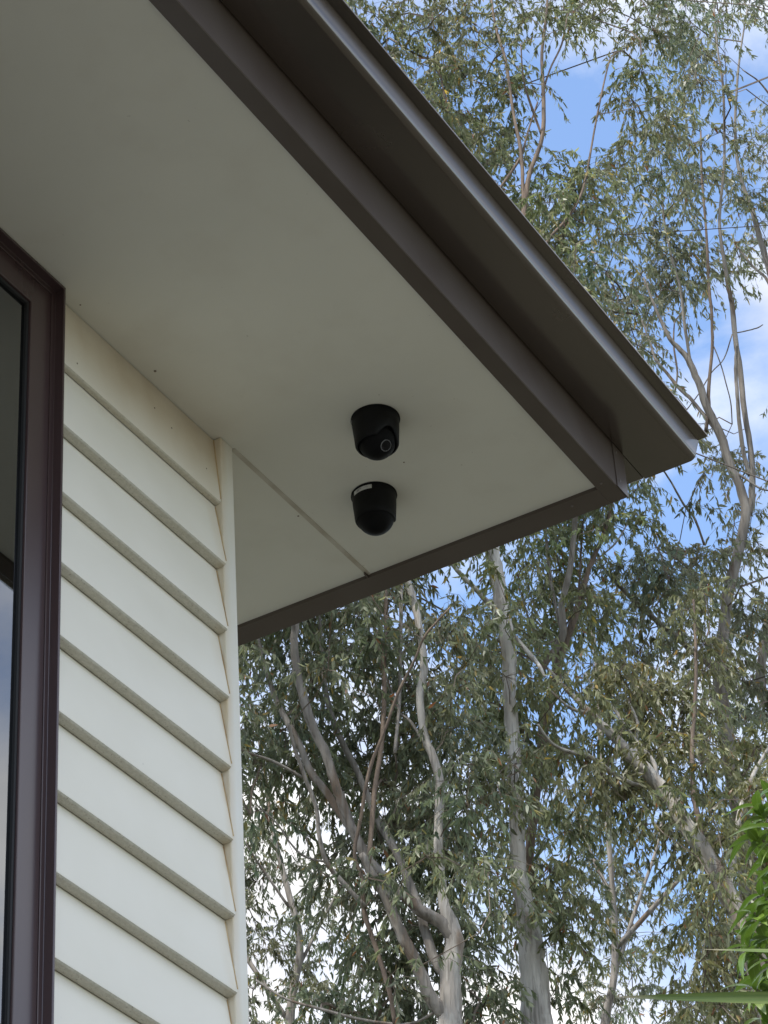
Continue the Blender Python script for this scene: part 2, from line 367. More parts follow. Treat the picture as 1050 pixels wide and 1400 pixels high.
# eave: soffit sheets, fascia, verge board, gutter, roof
YF = -0.630; XV = 0.617
def eave_sheet():
    pl = [(XL-0.6, YF-0.02), (XV+0.02, YF-0.02), (XV+0.02, -0.001), (0.003, -0.001), (0.003, 0.031), (XL-0.6, 0.031)]
    n = 6; v = [(x, y, H) for x, y in pl]+[(x, y, H+0.006) for x, y in pl]
    return mesh('soffit_sheet', v, [tuple(range(n))[::-1], tuple(range(n, 2*n))]+[(i, (i+1) % n, n+(i+1) % n, n+i) for i in range(n)])
link('soffit_sheet', eave_sheet(), M_soffit, house)
link('soffit_sheet', boxmesh('soffit_sheet', 0.0035, XV+0.02, 0.006, YB+0.6, H, H+0.006), M_soffit, house)
bm = bmesh.new(); box(bm, 0.004, XV+0.01, -0.0035, 0.0085, H-0.0012, H+0.004, bevel=0.0005)
link('joint_strip', bm_mesh('joint_strip', bm), M_joint, house)
link('joint_clip', boxmesh('joint_clip', XV-0.018, XV-0.001, 0.003, 0.0065, H-0.010, H-0.0017, bevel=0.0008), M_fascia, house)
nail_me = lathe('nail_head', [(0.0001, -0.0016), (0.0026, -0.0012), (0.0034, 0.0005)], 10); nail_me.materials.append(M_nail)
for x, y in ((0.274, -0.298), (0.312, 0.0165), (-0.605, -0.004), (-0.33, -0.010)):
    s = link('nail_head', nail_me, None, house, (x, y, H)); s.scale = (random.uniform(0.6, 1.1),)*3
for x, z in ((-0.60, -0.155), (-0.10, -0.12), (-0.30, -0.075), (-0.235, -0.09)):
    s = link('nail_head', nail_me, None, wall, (x, 0.0195-0.016*(-z/0.19)-0.0006, H+z)); s.rotation_euler = (-math.pi/2, 0, 0); s.scale = (0.7, 0.7, 0.7)
ZB = H-0.010
# fascia: folded sheet metal board with a returned lower lip
fp = [(YF, ZB), (YF-0.043, ZB), (YF-0.045, ZB+0.002), (YF-0.045, H+0.235), (YF-0.020, H+0.235), (YF-0.020, H+0.0065), (YF, H+0.0065)]
fas = link('fascia', prism_x('fascia', [(y, z) for y, z in fp], XL-0.6, 0.686), M_fascia, house)
# corner cap with rivets
bm = bmesh.new(); box(bm, 0.6305, 0.6885, YF-0.0475, YF-0.0452, ZB-0.001, H+0.118)
link('corner_cap', bm_mesh('corner_cap', bm), M_fascia, fas)
riv = lathe('rivet', [(0.0001, -0.0022), (0.0028, -0.0016), (0.0036, 0.0008)], 12); riv.materials.append(M_rivet)
for x, z in ((0.646, 0.012), (0.644, 0.098)):
    r_ = link('rivet', riv, None, fas, (x, YF-0.0478, H+z)); r_.rotation_euler = (-math.pi/2, 0, 0)
for x, y in ((0.600, YF-0.018), (0.640, -0.55)):
    link('rivet', riv, None, fas if y < YF else house, (x, y, ZB-0.0003))
# verge board along the end, its top following the roof fall
SL = 0.07
def verge():
    y0, y1 = YF+0.0005, YB+0.62; top = lambda y: H+0.215+SL*(y-YF)
    v = []
    for x in (XV, 0.686):
        v += [(x, y0, ZB), (x, y1, ZB), (x, y1, top(y1)), (x, y0, top(y0))]
    return mesh('verge_board', v, [(0, 3, 2, 1), (4, 5, 6, 7), (0, 1, 5, 4), (1, 2, 6, 5), (2, 3, 7, 6), (3, 0, 4, 7)])
link('verge_board', verge(), M_fascia, house)
# gutter: half-quad with rounded front corner, upright face and rolled lip
ZG = H+0.120; YG = YF-0.0455
gp = []
outer = [(YG, ZG+0.085), (YG, ZG+0.002), (YG-0.002, ZG)]
yc, rad = -0.819, 0.020
for i in range(9):
    t = math.radians(90*i/8); outer.append((yc+rad-rad*math.sin(t), ZG+rad-rad*math.cos(t)))
outer += [(yc-0.0105, ZG+0.049), (yc-0.010, ZG+0.0505), (yc-0.034, ZG+0.0515), (yc-0.0365, ZG+0.0525), (yc-0.037, ZG+0.0555), (yc-0.034, ZG+0.058)]
th = 0.0022
inner = []
for i, (y, z) in enumerate(outer):
    p0 = outer[max(0, i-1)]; p1 = outer[min(len(outer)-1, i+1)]
    dy, dz = p1[0]-p0[0], p1[1]-p0[1]; l = math.hypot(dy, dz); inner.append((y+dz/l*th, z-dy/l*th))
gx0, gx1 = XL-0.65, 0.806
gme = prism_x('gutter', outer+inner[::-1], gx0, gx1); smooth_by_angle(gme, 32)
gut = link('gutter', gme, M_gutter, house)
capp = outer[:-5]+[(yc-0.009, ZG+0.056), (YG, ZG+0.088)]
link('end_cap', prism_x('end_cap', capp, gx1+0.0003, gx1+0.0025), M_gutter, gut)
link('end_cap', prism_x('end_cap', capp, gx0-0.0025, gx0-0.0003), M_gutter, gut)
bm = bmesh.new(); box(bm, 0.6895, gx1, YG+0.0005, YG+0.075, ZG+0.0005, ZG+0.085, bevel=0.0015)
link('gutter_return', bm_mesh('gutter_return', bm), M_gutter, gut)
def roof():
    v = []; f = []; n = 420; y0, y1 = -0.735, YB+0.66; x0, x1 = XL-0.62, 0.70
    for lay in (0, 0.004):
        for j, y in enumerate((y0, y1)):
            for i in range(n+1):
                x = x0+(x1-x0)*i/n; z = H+0.248+SL*(y-YF)+0.008*math.sin(x*2*math.pi/0.076)+lay
                v.append((x, y, z))
    m = n+1
    for i in range(n):
        f.append((i, m+i, m+i+1, i+1)); f.append((2*m+i, 2*m+i+1, 3*m+i+1, 3*m+i)); f.append((i, i+1, 2*m+i+1, 2*m+i))
    return mesh('roof', v, f, True)
link('roof', roof(), M_roof, house)

# ------------------------------------------------------------------ security cameras under the soffit
def security_camera(loc, lens_dir, label, sticker_ang, sticker_len, sc=1.0):
    root = empty('security_camera', loc); tag(root, label, 'camera', 'dome cameras screwed to the soffit')
    L = Vector(loc)
    def part(name, me, m, parent=root):
        o = link(name, me, m, parent, L); return o
    shell = [(0.0545, 0.0), (0.0550, -0.003), (0.0548, -0.006), (0.0535, -0.0085), (0.0538, -0.018), (0.0530, -0.035), (0.0510, -0.060), (0.0500, -0.074), (0.0475, -0.0785), (0.0445, -0.0795), (0.0425, -0.075), (0.042, -0.03)]
    bm = bmesh.new(); me = lathe('housing', shell, 64, cap=False)
    d = Vector(lens_dir).normalized()
    az = math.atan2(d.y, d.x)
    # the housing is notched on the side the eye looks out of
    for v in me.vertices:
        if v.co.z < -0.03:
            t = math.atan2(v.co.y, v.co.x)-az; t = (t+math.pi) % (2*math.pi)-math.pi
            if abs(t) < 0.75:
                s = (math.cos(t/0.75*math.pi/2)); v.co.z = v.co.z+0.030*s*min(1, (-v.co.z-0.03)/0.035)
    hous = part('housing', me, M_black)
    base = part('base_plate', lathe('base_plate', [(0.050, 0.0), (0.0565, -0.0005), (0.0568, -0.0035), (0.050, -0.0045)], 48), M_black)
    # eyeball: sphere with a flattened front carrying the lens
    rs = 0.0425 if sc == 1.0 else 0.0462; bc = Vector((0, 0, -0.066))
    bm = bmesh.new(); bmesh.ops.create_uvsphere(bm, u_segments=48, v_segments=32, radius=rs)
    fl = rs-0.004
    for v in bm.verts:
        if v.co.z > fl:
            rr = math.hypot(v.co.x, v.co.y); v.co.z = fl + 0.0006*math.cos(min(1, rr/0.018)*math.pi/2)
    rot = d.to_track_quat('Z', 'Y').to_matrix().to_4x4(); T = Matrix.Translation(bc) @ rot
    bmesh.ops.transform(bm, matrix=T, verts=bm.verts)
    me = bm_mesh('eyeball', bm, True); eye = part('eyeball', me, M_eye)
    def disc(name, prof, m):
        me = lathe(name, prof, 40); me.transform(T); return part(name, me, m, eye)
    disc('lens_ring', [(0.0122, fl-0.001), (0.0122, fl+0.0016), (0.0126, fl+0.0022), (0.0132, fl+0.0022), (0.0137, fl+0.0014), (0.0137, fl-0.001)], M_ring)
    disc('lens', [(0.0120, fl-0.001), (0.0120, fl+0.0008), (0.008, fl+0.0018), (0.004, fl+0.0026), (0.0001, fl+0.0028)], M_lens)
    # curved paper sticker wrapped round the rim
    def band(name, a0, a1, z0, z1, rr, m, parent):
        n = 14; v = []; f = []
        for i in range(n+1):
            t = a0+(a1-a0)*i/n
            for r, z in ((rr, z0), (rr-0.0004, z1)):
                v.append((r*math.cos(t), r*math.sin(t), z))
        for i in range(n): f.append((2*i, 2*i+1, 2*i+3, 2*i+2))
        return part(name, mesh(name, v, f), m, parent)
    st = band('sticker', sticker_ang, sticker_ang+sticker_len, -0.0185, -0.0065, 0.0553, M_sticker, hous)
    for q, (s0, s1, z0, z1) in enumerate(((0.12, 0.15, -0.010, -0.0075), (0.20, 0.22, -0.016, -0.0085), (0.26, 0.30, -0.016, -0.0085), (0.33, 0.36, -0.0155, -0.009), (0.40, 0.46, -0.012, -0.0085), (0.62, 0.86, -0.0115, -0.0105))):
        if sticker_len > 0.5: band('sticker_print', sticker_ang+sticker_len*s0, sticker_ang+sticker_len*s1, z0, z1, 0.0555, M_ink, st)
    # cable notch in the rim
    na = sticker_ang-0.16
    nb = bmesh.new(); box(nb, 0.052, 0.0572, -0.005, 0.005, -0.006, -0.0005, bevel=0.001)
    me = bm_mesh('cable_notch', nb); me.transform(Matrix.Rotation(na, 4, 'Z')); part('cable_notch', me, M_black)
    root.scale = (sc,)*3
    return root
def lens_world(rx, uy, fz): v = rx*R_+uy*U_-fz*F_; return tuple(v)
view_az = math.atan2(-F_[1], -F_[0])          # azimuth pointing back to the viewer
c1 = (0.096, -0.326, H-0.0003); c2 = (0.344, -0.175, H-0.0003)
security_camera(c1, lens_world(0.50, -0.22, 0.80), 'black dome security camera with its ringed lens turned to the gutter side', view_az-1.78, 0.42)
security_camera(c2, (0.75, -0.1, -0.30), 'black dome security camera with white paper sticker on its rim and lens hidden', view_az-1.05, 0.98, 0.97)

# ------------------------------------------------------------------ trees
Fh = np.array([F_[0], F_[1], 0]); Fh /= np.linalg.norm(Fh); Rh = np.array([Fh[1], -Fh[0], 0])
def px(x, y, D):
    """photo pixel -> point at horizontal distance D in front of the camera"""
    r = (x-525)/FPX*R_-(y-700)/FPX*U_+F_
    return CAM+r*(D/(r@Fh))
def slant(x, y, D): return np.linalg.norm(px(x, y, D)-CAM)
def catmull(P, sub=5):
    P = np.asarray(P, float); Q = np.vstack([2*P[0]-P[1], P, 2*P[-1]-P[-2]]); o = []
    for i in range(1, len(Q)-2):
        for s in np.arange(sub)/sub:
            a_, b_, c_, d_ = Q[i-1], Q[i], Q[i+1], Q[i+2]
            o.append(0.5*((2*b_)+(-a_+c_)*s+(2*a_-5*b_+4*c_-d_)*s*s+(-a_+3*b_-3*c_+d_)*s**3))
    o.append(Q[-2]); return np.array(o)
def tube(P, rad, seg=9, wob=0.06):
    P = np.asarray(P); n = len(P); T = np.gradient(P, axis=0); T /= np.linalg.norm(T, axis=1)[:, None]+1e-9
    ref = np.array([0.3, 0.9, 0.1]) if abs(T[0] @ np.array([0.3, 0.9, 0.1])) < 0.9 else np.array([1., 0, 0])
    v = []
    for i in range(n):
        a_ = ref-T[i]*(ref@T[i]); a_ /= np.linalg.norm(a_); ref = a_; b_ = np.cross(T[i], a_)
        for k in range(seg):
            t = 2*math.pi*k/seg; r = rad[i]*(1+wob*math.sin(3*t+i*0.7)+wob*rng.normal()*0.5)
            v.append(P[i]+r*(math.cos(t)*a_+math.sin(t)*b_))
    f = [(i*seg+k, i*seg+(k+1) % seg, (i+1)*seg+(k+1) % seg, (i+1)*seg+k) for i in range(n-1) for k in range(seg)]
    f += [tuple(range(seg))[::-1], tuple(range((n-1)*seg, n*seg))]
    return v, f
class Tree:
    def __init__(s, label, D, bark, hue, leaf=(0.058, 0.122), group='gum trees behind the house'):
        s.front = 0.38; s.D = D; s.bark = bark; s.hue = np.array(hue); s.leaf = leaf; s.pts = []; s.clumps = []; s.root = None; s.label = label; s.group = group
    def line(s, poly, name='limb', bark=None, to_ground=False, depth=0.0):
        poly = np.array(poly, float); q = catmull(poly, 5)
        d0 = 0.0
        if s.pts and not to_ground:
            A = np.array([[a_[0], a_[1], a_[2]] for a_ in s.pts]); dd = np.hypot(A[:, 0]-q[0, 0], A[:, 1]-q[0, 1]); i = dd.argmin()
            if dd[i] < 60: d0 = A[i, 2]-s.D
        n = len(q); off = d0+depth*np.linspace(0, 1, n)**1.2
        P = np.array([px(q[i, 0], q[i, 1], s.D+off[i]) for i in range(n)])
        rad = np.array([max(q[i, 2]*(1.0 if to_ground else 0.86), 1.2)*np.linalg.norm(P[i]-CAM)/FPX/2 for i in range(n)])
        if to_ground:
            b = P[0]; g = np.array([b[0], b[1], 0.0])+rng.normal(0, 0.25, 3)*[1, 1, 0]
            m = 7; ext = [g+(b-g)*t for t in np.linspace(0, 1, m, endpoint=False)]
            ext[0][2] = -0.15
            re = [rad[0]*(1.5-0.5*t+0.5*max(0, 0.15-t)/0.15) for t in np.linspace(0, 1, m, endpoint=False)]
            P = np.vstack([ext, P]); rad = np.concatenate([re, rad])
            s.root = empty('gum_tree', (g[0], g[1], 0)); tag(s.root, s.label, 'tree', s.group)
        wobble = rng.normal(0, 1, (len(P), 3))*rad[:, None]*0.06; P = P+wobble
        v, f = tube(P, rad, 10 if rad.max() > 0.03 else 7)
        me = mesh(name, v, f, True); link(name, me, bark or s.bark, s.root, (0, 0, 0))
        for i in range(n): s.pts.append((q[i, 0], q[i, 1], s.D+off[i]))
        return P
def nearest(tree, x, y):
    A = np.array(tree.pts); return np.hypot(A[:, 0]-x, A[:, 1]-y).min()

HUE_OLIVE = (0.172, 0.194, 0.104); HUE_GREY = (0.174, 0.194, 0.122); HUE_DARK = (0.156, 0.176, 0.106); HUE_YEL = (0.184, 0.196, 0.102)
tA = Tree('gum tree whose pale trunk splits into several leaning limbs beside the weatherboard corner', 21.5, M_bark_grey, HUE_DARK)
tA.line([(640, 1560, 46), (622, 1440, 40), (617, 1395, 34), (616, 1330, 28), (622, 1288, 26), (610, 1244, 17), (603, 1206, 14), (599, 1152, 13), (601, 1076, 13), (593, 1038, 12), (580, 1005, 11), (574, 948, 11), (580, 913, 11), (574, 860, 10), (563, 814, 10), (550, 760, 9), (540, 640, 8), (560, 500, 6)], 'trunk', M_bark_white, True)
tA.line([(622, 1292, 22), (605, 1263, 21), (574, 1244, 19), (544, 1217, 17), (506, 1179, 17), (487, 1145, 16), (471, 1107, 16), (460, 1076, 15), (445, 1030, 15), (429, 997, 15), (414, 951, 15), (405, 913, 14), (402, 879, 13), (403, 840, 12), (395, 760, 10), (380, 640, 8)], depth=-0.6)
tA.line([(487, 1147, 12), (470, 1120, 12), (447, 1084, 12), (426, 1057, 12), (410, 1020, 11), (395, 990, 10), (382, 967, 9), (370, 936, 8), (357, 890, 6), (345, 840, 4)], depth=0.4)
tA.line([(612, 1338, 18), (593, 1309, 16), (580, 1267, 15), (567, 1225, 14), (544, 1171, 13), (525, 1137, 12), (506, 1099, 11), (487, 1050, 10), (466, 1012, 10), (449, 963, 9), (441, 913, 8), (438, 860, 6), (430, 800, 5)], depth=0.9)
tA.line([(613, 1392, 26), (590, 1366, 22), (570, 1320, 20), (548, 1274, 18), (529, 1229, 17), (510, 1198, 15), (494, 1168, 12)], depth=-0.3)
tA.line([(500, 1240, 8), (471, 1209, 8), (447, 1179, 8), (437, 1145, 7), (433, 1107, 7), (418, 1065, 7), (403, 1023, 6), (395, 990, 4)], depth=-0.5)
tA.line([(414, 1063, 5), (376, 1042, 5), (334, 1027, 4), (300, 1010, 3)], depth=-0.3)
tA.line([(447, 1179, 4), (415, 1170, 4), (395, 1150, 3), (378, 1125, 3), (350, 1100, 2)], depth=-0.3)
tA.line([(540, 1400, 7), (532, 1354, 8), (513, 1293, 8), (498, 1248, 8), (496, 1206, 7), (485, 1168, 6), (494, 1114, 6), (506, 1050, 6), (528, 993, 5), (544, 948, 5), (567, 902, 4), (582, 868, 4), (616, 830, 3)], 'limb', M_bark_brown, depth=-0.9)
tA.line([(504, 1183, 8), (508, 1133, 8), (513, 1076, 8), (521, 1024, 8), (525, 967, 8), (525, 906, 8), (528, 852, 7), (528, 807, 6), (535, 740, 5)], 'limb', M_bark_brown, depth=0.7)
tA.line([(540, 1030, 6), (546, 959, 6), (548, 883, 6), (549, 799, 6), (556, 720, 4)], depth=0.8)
tA.line([(600, 1380, 5), (560, 1400, 5), (500, 1395, 5), (440, 1380, 5), (390, 1365, 4), (350, 1340, 3)], depth=0.5)
tA.line([(578, 1012, 6), (560, 985, 5), (545, 972, 4), (530, 930, 3), (515, 900, 2)], depth=0.3)

tB = Tree('tall gum tree with straight cream trunk rising behind the end eave trim', 23.5, M_bark_cream, HUE_OLIVE)
tB.line([(752, 1600, 54), (742, 1480, 48), (735, 1400, 44), (729, 1330, 38), (726, 1285, 33), (712, 1215, 24), (707, 1150, 22), (705, 1090, 21), (702, 1030, 20), (697, 960, 19), (696, 900, 20), (690, 850, 21), (681, 800, 21), (674, 755, 20), (668, 690, 17), (672, 600, 14), (690, 480, 12)], 'trunk', None, True)
tB.line([(690, 480, 12), (708, 380, 10), (716, 293, 9), (724, 238, 7), (741, 188, 7), (743, 127, 6), (741, 72, 5), (747, 20, 4), (752, -60, 3)], 'limb', M_bark_brown, depth=0.2)
tB.line([(688, 852, 10), (672, 830, 9), (650, 805, 8), (625, 780, 7), (600, 740, 6), (580, 680, 5)], depth=-0.6)
tB.line([(690, 852, 9), (707, 875, 8), (734, 906, 7), (745, 925, 4)], depth=-0.4)
tB.line([(716, 300, 6), (713, 215, 6), (702, 155, 5), (691, 83, 5), (677, 33, 4), (668, -30, 3)], 'limb', M_bark_brown, depth=0.5)
tB.line([(680, 262, 5), (697, 238, 5), (713, 212, 4), (722, 180, 3), (735, 140, 3)], 'limb', M_bark_brown, depth=0.3)
tB.line([(741, 130, 4), (752, 95, 3), (768, 60, 3), (776, 20, 2)], 'limb', M_bark_brown, depth=0.4)
tB.line([(708, 380, 6), (680, 330, 6), (650, 260, 5), (620, 180, 4), (600, 90, 3), (590, 10, 3)], 'limb', M_bark_brown, depth=1.0)
tB.line([(741, 186, 4), (728, 150, 4), (716, 110, 3), (712, 60, 2)], 'limb', M_bark_brown, depth=-0.5)
tB.line([(700, 420, 7), (745, 335, 5), (770, 305, 5), (790, 276, 4), (801, 243, 4), (812, 182, 3), (824, 121, 3), (834, 80, 2)], 'limb', M_bark_brown, depth=0.9)

tC = Tree('slim brown-barked gum tree forking into upright grey limbs near the gutter end', 25.5, M_bark_grey, HUE_OLIVE)
tC.line([(752, 1600, 17), (738, 1420, 16), (728, 1300, 15), (722, 1200, 13), (730, 1110, 13), (737, 1043, 14), (749, 967, 14), (760, 929, 13), (768, 890, 12), (783, 852, 10), (795, 814, 8), (806, 776, 7), (825, 730, 6), (836, 690, 5), (850, 600, 4)], 'trunk', M_bark_brown, True)
tC.line([(737, 930, 9), (745, 908, 10), (760, 887, 12), (770, 864, 12), (768, 826, 11), (778, 784, 10), (785, 727, 9), (790, 660, 7), (800, 560, 5)], depth=-0.5)
tC.line([(768, 868, 5), (758, 820, 5), (750, 770, 5), (746, 720, 4), (744, 640, 3)], depth=0.5)
tC.line([(783, 852, 5), (792, 800, 4), (794, 760, 4), (797, 715, 3), (806, 650, 3)], 'limb', M_bark_brown, depth=0.3)
tC.line([(768, 870, 4), (742, 880, 3), (725, 850, 3), (715, 820, 2)], depth=-0.3)
tC.line([(806, 776, 4), (822, 760, 3), (842, 742, 3), (858, 716, 2)], depth=0.3)

tD = Tree('leaning gum tree whose smooth white trunk slants up behind the bright green shrub', 23.5, M_bark_white, HUE_YEL)
tD.line([(1085, 1560, 40), (1050, 1380, 34), (1020, 1275, 29), (997, 1229, 27), (974, 1183, 25), (951, 1149, 24), (932, 1118, 22), (913, 1088, 21), (886, 1057, 19), (863, 1034, 17), (856, 1024, 15), (821, 990, 12), (799, 967, 9), (776, 944, 6), (750, 915, 4)], 'trunk', None, True)
tD.line([(829, 1000, 6), (812, 980, 6), (799, 974, 6), (780, 968, 5), (764, 955, 4), (748, 940, 3)], depth=-0.4)
tD.line([(900, 1070, 7), (894, 1043, 7), (878, 1022, 7), (863, 1005, 6), (850, 985, 6), (840, 970, 5), (814, 944, 4), (800, 920, 3)], depth=0.5)
tD.line([(880, 1075, 7), (860, 1069, 7), (833, 1053, 7), (806, 1034, 7), (776, 1027, 6), (753, 1015, 5), (735, 990, 4)], depth=-0.8)
tD.line([(875, 1046, 6), (869, 1020, 5), (872, 990, 5), (860, 960, 3)], depth=0.6)
tD.line([(960, 1165, 12), (955, 1120, 9), (948, 1085, 8), (946, 1030, 7), (951, 944, 6), (951, 879, 5), (948, 820, 4)], 'limb', M_bark_brown, depth=0.7)
tD.line([(997, 1229, 12), (1003, 1170, 10), (1012, 1110, 9), (1030, 1060, 7), (1052, 1020, 5)], depth=0.8)

tE = Tree('tall gum tree with bare upright limbs crossing the blue sky past the gutter corner', 27.5, M_bark_grey, HUE_GREY)
tE.line([(1062, 1600, 32), (1040, 1400, 28), (1020, 1180, 25), (1006, 1080, 23), (997, 1030, 22), (990, 980, 20), (985, 920, 17), (990, 850, 16), (1008, 760, 15), (1020, 700, 14), (1010, 662, 12), (1001, 643, 12), (984, 594, 12), (967, 557, 11), (956, 526, 10), (944, 497, 9), (930, 478, 7), (916, 463, 6), (900, 430, 4), (880, 380, 3)], 'trunk', None, True)
tE.line([(1024, 704, 11), (1028, 680, 11), (1028, 629, 9), (1019, 571, 9), (1013, 514, 9), (1006, 466, 8), (1001, 420, 8), (996, 391, 7), (990, 357, 6), (984, 300, 5), (990, 220, 4), (989, 127, 4), (981, 66, 3), (976, 10, 3)], depth=-0.6)
tE.line([(1025, 650, 7), (1018, 626, 7), (1011, 580, 7), (1008, 540, 6), (1006, 497, 6), (1008, 470, 4)], depth=-0.4)
tE.line([(965, 590, 6), (969, 560, 6), (969, 529, 6), (974, 471, 5), (973, 430, 5), (970, 400, 5), (968, 371, 5), (966, 320, 4), (960, 250, 4), (958, 180, 3)], 'limb', M_bark_brown, depth=0.5)
tE.line([(984, 594, 7), (961, 566, 6), (945, 546, 6), (927, 529, 6), (910, 508, 5), (896, 491, 5), (888, 465, 3), (870, 420, 3)], depth=0.7)
tE.line([(939, 560, 2), (957, 536, 2), (973, 509, 2), (990, 490, 2), (1001, 457, 2)], depth=0.3)
tE.line([(976, 474, 2), (986, 500, 2), (993, 526, 2), (999, 550, 2), (1001, 580, 2)], depth=0.3)
tE.line([(944, 497, 5), (940, 470, 5), (935, 437, 5), (930, 394, 4), (918, 351, 4), (908, 300, 3), (905, 240, 3)], depth=-0.4)
tE.line([(923, 535, 3), (926, 510, 3), (921, 470, 3), (922, 440, 2)], depth=0.2)
tE.line([(1001, 643, 5), (1020, 655, 4), (1040, 668, 3), (1060, 672, 2)], depth=-0.3)
tE.line([(1008, 455, 2), (1022, 452, 2), (1036, 448, 2), (1043, 444, 1.5)], depth=0.2)
tE.line([(963, 745, 4), (950, 710, 4), (935, 690, 4), (918, 660, 3), (905, 640, 3)], depth=-0.4)
tE.line([(990, 930, 12), (966, 905, 11), (943, 887, 10), (922, 868, 9), (901, 852, 9), (886, 838, 8), (871, 826, 8), (854, 808, 7), (837, 791, 6), (820, 770, 4)], depth=-0.9)
tE.line([(937, 884, 7), (932, 860, 6), (930, 835, 6), (918, 800, 5), (904, 770, 4)], depth=0.4)

tF = Tree('slender gum tree leaning in from beyond the green shrub towards the clouds', 29.5, M_bark_grey, HUE_GREY)
tF.line([(1120, 1600, 34), (1110, 1250, 28), (1090, 1050, 22), (1060, 975, 16), (1040, 930, 13), (1055, 820, 11), (1080, 640, 10), (1072, 440, 10), (1058, 390, 9), (1047, 354, 8), (1028, 287, 7), (1012, 240, 5), (1005, 180, 4), (1010, 90, 3), (1022, 10, 2)], 'trunk', None, True)
tF.line([(1072, 440, 6), (1050, 385, 5), (1030, 365, 4), (1010, 340, 3), (1000, 320, 2)], depth=0.4)
tF.line([(1060, 400, 5), (1085, 300, 5), (1075, 180, 4), (1045, 120, 3), (1015, 95, 2)], depth=-0.5)

tG = Tree('distant fine-leaved gum tree low beside the house corner post', 37.0, M_bark_grey, HUE_DARK, (0.07, 0.12))
tG.line([(400, 1700, 22), (395, 1500, 18), (398, 1380, 13), (410, 1290, 10), (392, 1210, 8), (372, 1130, 6), (360, 1040, 5), (340, 950, 4)], 'trunk', None, True)
tG.line([(404, 1330, 6), (440, 1260, 5), (470, 1200, 4), (490, 1130, 3)], depth=0.8)
tG.line([(395, 1240, 5), (360, 1190, 4), (340, 1160, 3), (300, 1100, 3)], depth=-0.5)
tG.line([(397, 1400, 8), (300, 1250, 7), (220, 1100, 6), (160, 900, 5), (120, 700, 4)], depth=1.5)
tH = Tree('distant gum tree seen in gaps between the cream trunk and the leaning trunk', 39.0, M_bark_grey, HUE_GREY, (0.07, 0.12))
tH.line([(815, 1700, 17), (820, 1450, 13), (840, 1330, 10), (838, 1230, 8), (830, 1120, 7), (820, 1000, 8), (815, 900, 6), (800, 800, 4)], 'trunk', None, True)
tH.line([(840, 1330, 8), (870, 1240, 6), (900, 1150, 5), (915, 1050, 4)], depth=0.8)
tH.line([(838, 1230, 7), (800, 1150, 5), (770, 1080, 4), (650, 980, 3)], depth=0.5)
tH.line([(838, 1300, 9), (950, 1180, 7), (1080, 1050, 6), (1180, 900, 5)], depth=1.5)
tA.front = 0.10; tB.front = 0.34; tD.front = 0.42
TREES = [tA, tB, tC, tD, tE, tF, tG, tH]

# ---- foliage: where it is thick and where the sky shows (in photo pixels)
GAPS = [  # x, y, rx, ry, strength of the opening
    (790, 130, 62, 85, 0.92), (842, 50, 36, 62, 0.9), (770, 190, 45, 35, 0.75), (1012, 95, 38, 62, 0.9), (990, 170, 34, 40, 0.7), (684, 118, 22, 48, 0.8), (690, 45, 20, 40, 0.5),
    (960, 520, 55, 105, 0.97), (1030, 470, 42, 100, 0.97), (925, 470, 35, 50, 0.85), (1040, 610, 25, 80, 0.7), (985, 440, 50, 50, 0.7),
    (925, 690, 62, 48, 0.9), (830, 765, 40, 30, 0.65), (860, 740, 30, 26, 0.7), (615, 785, 62, 40, 0.72), (575, 850, 40, 50, 0.45), (770, 985, 26, 34, 0.97),
    (348, 955, 26, 62, 0.9), (350, 1060, 26, 40, 0.75), (408, 1150, 34, 32, 0.9), (630, 1125, 38, 52, 0.7), (520, 940, 22, 40, 0.3), (905, 870, 30, 40, 0.5), (780, 905, 20, 30, 0.5),
    (400, 1300, 70, 70, 0.35), (480, 1360, 45, 30, 0.7), (450, 1240, 50, 50, 0.35), (668, 1310, 32, 45, 0.6), (650, 1190, 26, 40, 0.4), (915, 1270, 36, 55, 0.55), (900, 1180, 46, 30, 0.35), (860, 1370, 46, 36, 0.55),
    (690, 1240, 26, 36, 0.4), (728, 1360, 36, 58, 0.75), (705, 1120, 16, 70, 0.45), (900, 1090, 34, 44, 0.3), (690, 800, 24, 60, 0.35), (616, 1330, 26, 60, 0.6), (545, 1220, 40, 50, 0.45), (420, 1000, 24, 90, 0.35), (470, 1110, 30, 50, 0.4),
    (870, 300, 16, 40, 0.3), (980, 300, 30, 30, 0.3), (700, 235, 26, 26, 0.3), (860, 630, 26, 20, 0.6), (960, 640, 30, 30, 0.6)]
GAPS = np.array(GAPS)
def density(x, y):
    e_ = ((x-GAPS[:, 0])/GAPS[:, 2])**2+((y-GAPS[:, 1])/GAPS[:, 3])**2
    s_ = GAPS[:, 4]*np.clip(1.35-e_*0.75, 0, 1)
    d = float(np.prod(1-s_))
    if y < -60: d *= max(0.15, 1-(-60-y)/260)
    if y > 1450: d *= max(0.2, 1-(y-1450)/300)
    return d
PTS = [np.array(t.pts) for t in TREES]
STEP = 27
